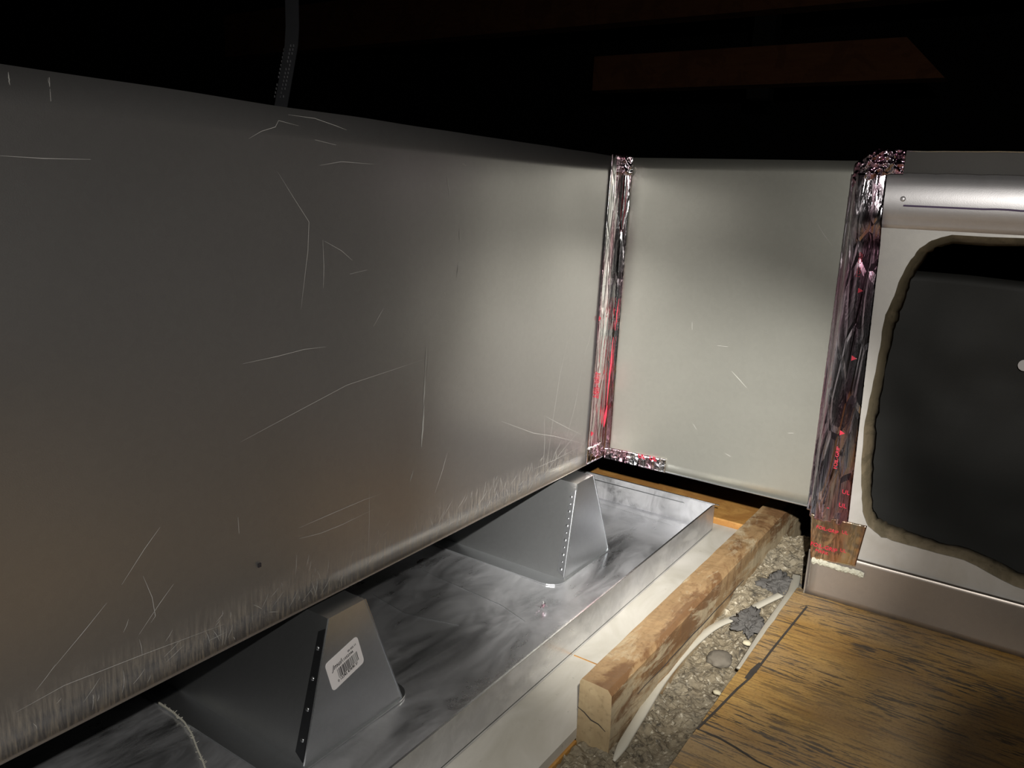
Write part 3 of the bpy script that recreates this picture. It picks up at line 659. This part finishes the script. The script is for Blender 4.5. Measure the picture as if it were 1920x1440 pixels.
# wooden board lower right
BX0 = -.4234*.56
bd = thing('wooden_board', (0, .8, ZBD-.02), 'worn yellow brown board with black streaks at the lower right', 'board')
b = bmesh.new(); pts = []
for i in range(31): y = .30+i*(1.178-.30)/30; pts.append((BX0-.0012*(1+noise.noise(Vector((y*40, 0, 0))))+.004*(0.8-y)*.3, y, ZBD))
pts += [(.75, 1.178, ZBD), (.75, .30, ZBD)]
slab(b, pts, (0, 0, -1), -.0) if False else slab(b, list(reversed(pts)), (0, 0, 1), .018); obj('board_top', b, M['board'], bd)
b = bmesh.new()
PL = [(1513, 1137), (1480, 1178), (1450, 1215), (1421, 1253), (1405, 1272), (1382, 1292), (1345, 1330), (1307, 1367)]
ribbon(b, [onz(u, v, ZBD+.0002) for u, v in PL], .0028, (0, 0, 1), .0003); ribbon(b, [onz(u, v, ZBD+.0002) for u, v in ((1425, 1243), (1413, 1258), (1398, 1272))], .008, (0, 0, 1), .00035, True)
ribbon(b, [onz(u, v, ZBD+.0002) for u, v in ((1500, 1138), (1513, 1135), (1530, 1139), (1580, 1150), (1640, 1166))], .0016, (0, 0, 1), .0003, True)  # shadow line along the back, painted as a dark ribbon
ribbon(b, [onz(u, v, ZBD+.0002) for u, v in ((1307, 1367), (1345, 1382), (1380, 1402), (1420, 1428), (1470, 1450))], .003, (0, 0, 1), .0003, True)
tag(obj('pencil_and_shadow_line', b, M['line_shadow'], bd), 'dark drawn line parallel to the edge, plus a painted shadow line along the back')
# rubble in the trough
def dz(x, y):
    q = Vector((x, y, 0)); up = max(0, min(1, (y-.98)/.2)); up = up*up*(3-2*up)
    return -.618+.026*up+.010*noise.noise(q*22)+.007*noise.noise(q*55+Vector((3, 1, 0)))+.0035*noise.noise(q*150)+.0018*noise.noise(q*330)+.006*max(0, noise.noise(q*90+Vector((0, 0, 5))))
b = bmesh.new(); g = grid(b, 60, 420, lambda u, v: (lambda x0, y: Vector((x0+(-.17-x0)*u, y, dz(x0+(-.17-x0)*u, y))))(-.330 if .30+1.15*v > .735 else -.3655, .30+1.15*v))
rim = [g[i][0] for i in range(60)]
tag(obj('mortar_rubble', b, M['debris'], origin=(-.28, .8, -.64)), 'grey brown mortar rubble filling the trough beside the timber', 'rubble', kind='stuff')
def chunk(name, p, r, mat, label, cat, sc=(1, 1, .7), seed=0, sub=3, rough=.35):
    b = bmesh.new(); bmesh.ops.create_icosphere(b, subdivisions=sub, radius=r)
    for v in b.verts: v.co *= 1+rough*noise.noise(v.co*(1.6/r)+Vector((seed, 0, 0)))+rough*.5*noise.noise(v.co*(5/r)+Vector((seed, 3, 0)))+rough*.3*noise.noise(v.co*(13/r)+Vector((seed, 6, 0)))
    bmesh.ops.scale(b, verts=b.verts, vec=sc); bmesh.ops.translate(b, verts=b.verts, vec=p); return tag(obj(name, b, mat, None, True, origin=p), label, cat)
p = onz(1405, 1168, -.590); chunk('lint_clump', p, .023, M['lint'], 'fluffy dark grey lint clump lying over the pale cable', 'lint', (.8, 1.2, .5), 2, 5, .8)
p = onz(1462, 1095, -.590); chunk('lint_clump', p, .023, M['lint'], 'dark grey lint clump in the far end of the trough', 'lint', (.9, 1.3, .5), 5, 5, .8)
p = onz(1349, 1235, -.607); chunk('stone_lump', p, .017, M['stone'], 'rounded grey stone lump in the middle of the rubble', 'stone', (1, 1.1, .5), 8, 3, .3)
for i, (u, v, r, lb) in enumerate(((1425, 1163, .007, 'pale plaster chip between lint clump and the second cable'), (1400, 1205, .006, 'yellowish chip just below the lint clump'), (1345, 1298, .005, 'small yellow chip beside the board edge'), (1420, 1105, .007, 'light chip below the timber at the far end'))):
    p = onz(u, v, -.600); chunk('plaster_chip', p, r, M['chip'], lb, 'chip', (1.2, .8, .5), i*3, 2, .4)
rg = random.Random(9); b = bmesh.new()
for i in range(260):
    y = rg.uniform(.55, 1.2); x = rg.uniform(-.325, -.235); r = rg.uniform(.0012, .0045); m_ = bmesh.ops.create_icosphere(b, subdivisions=1, radius=r)['verts']
    c = Vector((x, y, dz(x, y)+r*.3))
    for v in m_: v.co = Vector((v.co.x*rg.uniform(.7, 1.3), v.co.y*rg.uniform(.7, 1.3), v.co.z*rg.uniform(.5, 1)))+c
tag(obj('gravel_crumbs', b, M['debris'], origin=(-.28, .8, -.61)), 'loose mortar crumbs scattered over the trough', 'rubble', kind='stuff')
# flat cables
def flat_cable(pts, zf, w, th, label, side_w=None):
    b = bmesh.new(); P = [onz(u, v, z) for (u, v), z in zip(pts, zf)]; Q = []
    for i in range(len(P)-1):
        p0 = P[max(i-1, 0)]; p1 = P[i]; p2 = P[i+1]; p3 = P[min(i+2, len(P)-1)]
        for k in range(8):
            t = k/8; Q.append(.5*((2*p1)+(p2-p0)*t+(2*p0-5*p1+4*p2-p3)*t*t+(3*p1-p0-3*p2+p3)*t**3))
    Q.append(P[-1]); rows = []
    for i, p in enumerate(Q):
        d = (Q[min(i+1, len(Q)-1)]-Q[max(i-1, 0)]).normalized(); s_ = d.cross(Vector((0, 0, 1))).normalized(); up = s_.cross(d)
        wk = (side_w(i/(len(Q)-1)) if side_w else 1)*w/2
        rows.append([b.verts.new(p+s_*(wk*math.cos(a) if abs(math.cos(a)) > .9 else wk*.8*math.copysign(1, math.cos(a)))+up*th/2*math.sin(a)) for a in [math.radians(x) for x in (0, 50, 130, 180, 230, 310)]])
    for a, c in zip(rows, rows[1:]):
        for k in range(6): l = (k+1) % 6; b.faces.new((a[k], c[k], c[l], a[l]))
    b.faces.new(rows[0]); b.faces.new(list(reversed(rows[-1]))); bmesh.ops.recalc_face_normals(b, faces=b.faces)
    return tag(obj('flat_cable', b, M['cable'], None, True, origin=P[0]), label, 'cable')
flat_cable([(1151, 1427), (1171, 1391), (1205, 1335), (1242, 1275), (1280, 1228), (1317, 1192), (1347, 1171), (1385, 1155), (1430, 1131), (1464, 1115)], [-.614, -.606, -.602, -.600, -.598, -.596, -.594, -.592, -.586, -.580], .0125, .0042, 'curved grey white cable running through the rubble beside the timber', lambda t: min(1, .25+t*8))
flat_cable([(1494, 1078), (1487, 1106), (1478, 1122), (1455, 1155), (1430, 1192), (1405, 1232), (1390, 1256)], [-.585, -.578, -.576, -.577, -.578, -.580, -.582], .014, .0045, 'straight grey white cable slipping under the edge of the wooden board')
# ---------------------------------------------------------------- strap, string
st = thing('hanging_strap', (-.8, .69, .1), 'black woven strap hanging in the dark above the large sheet', 'strap')
SP = [(547, -60), (547, 0), (548, 50), (546, 85), (540, 120), (534, 155), (528, 190), (522, 225)]
QS = [ony(u, v, .70) for u, v in SP]; b = bmesh.new(); rows = []
sn = Vector((.45, -1, 0)).normalized(); sd = Vector((1, .45, 0)).normalized()
for q in QS: rows.append([b.verts.new(q+sd*s_*.0085+sn*h) for s_, h in ((-1, 0), (1, 0), (1, -.0015), (-1, -.0015))])
for a, c in zip(rows, rows[1:]):
    for k in range(4): b.faces.new((a[k], c[k], c[(k+1) % 4], a[(k+1) % 4]))
b.faces.new(rows[0]); b.faces.new(list(reversed(rows[-1]))); bmesh.ops.recalc_face_normals(b, faces=b.faces)
obj('webbing', b, M['strap'], st)
b = bmesh.new()
for i in range(14):
    f = i/13; u = 540.5-(f*19); v = 86+f*95
    for j in range(4):
        if (i*7+j*5) % 9 == 0: continue
        p = ony(u-6+j*5.5, v, .70)+sn*.001; box(b, p-Vector((.0004, .0003, .0013)), p+Vector((.0004, .0006, .0013)))
tag(obj('stitch', b, M['glint'], st), 'rows of small shiny stitches', kind='stuff')
b = bmesh.new(); pz = [onz(u, v, ZF+.0028) for u, v in ((298, 1318), (322, 1334), (345, 1354), (360, 1378), (370, 1405), (380, 1428), (388, 1452))]
ribbon(b, pz, .0016, (0, 0, 1), .001)
for i in range(60):
    k = rs.uniform(0, len(pz)-1.01); i0 = int(k); p = pz[i0].lerp(pz[i0+1], k-i0); q = p+Vector((rs.uniform(-.003, .003), rs.uniform(-.003, .003), rs.uniform(0, .003))); ribbon(b, [p, q], .0003, (0, 0, 1), .0003)
tag(obj('frayed_string', b, M['string'], origin=pz[0]), 'pale frayed string lying on the tray beside the nearer hood', 'string')
# ---------------------------------------------------------------- added black slab, out of frame, only there to shade the board's corner
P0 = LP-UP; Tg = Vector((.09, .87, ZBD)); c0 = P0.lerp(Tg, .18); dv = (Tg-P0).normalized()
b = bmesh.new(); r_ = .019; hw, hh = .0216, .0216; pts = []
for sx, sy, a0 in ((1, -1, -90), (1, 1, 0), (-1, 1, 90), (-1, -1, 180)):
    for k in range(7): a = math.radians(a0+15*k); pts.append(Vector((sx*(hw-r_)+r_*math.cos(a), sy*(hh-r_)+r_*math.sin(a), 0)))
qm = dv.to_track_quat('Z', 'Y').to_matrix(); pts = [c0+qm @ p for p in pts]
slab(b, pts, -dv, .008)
tag(obj('shadow_blocker', b, M['blocker_black'], origin=c0), 'added black slab out of frame, blocks the torch to shade the board', 'blocker')
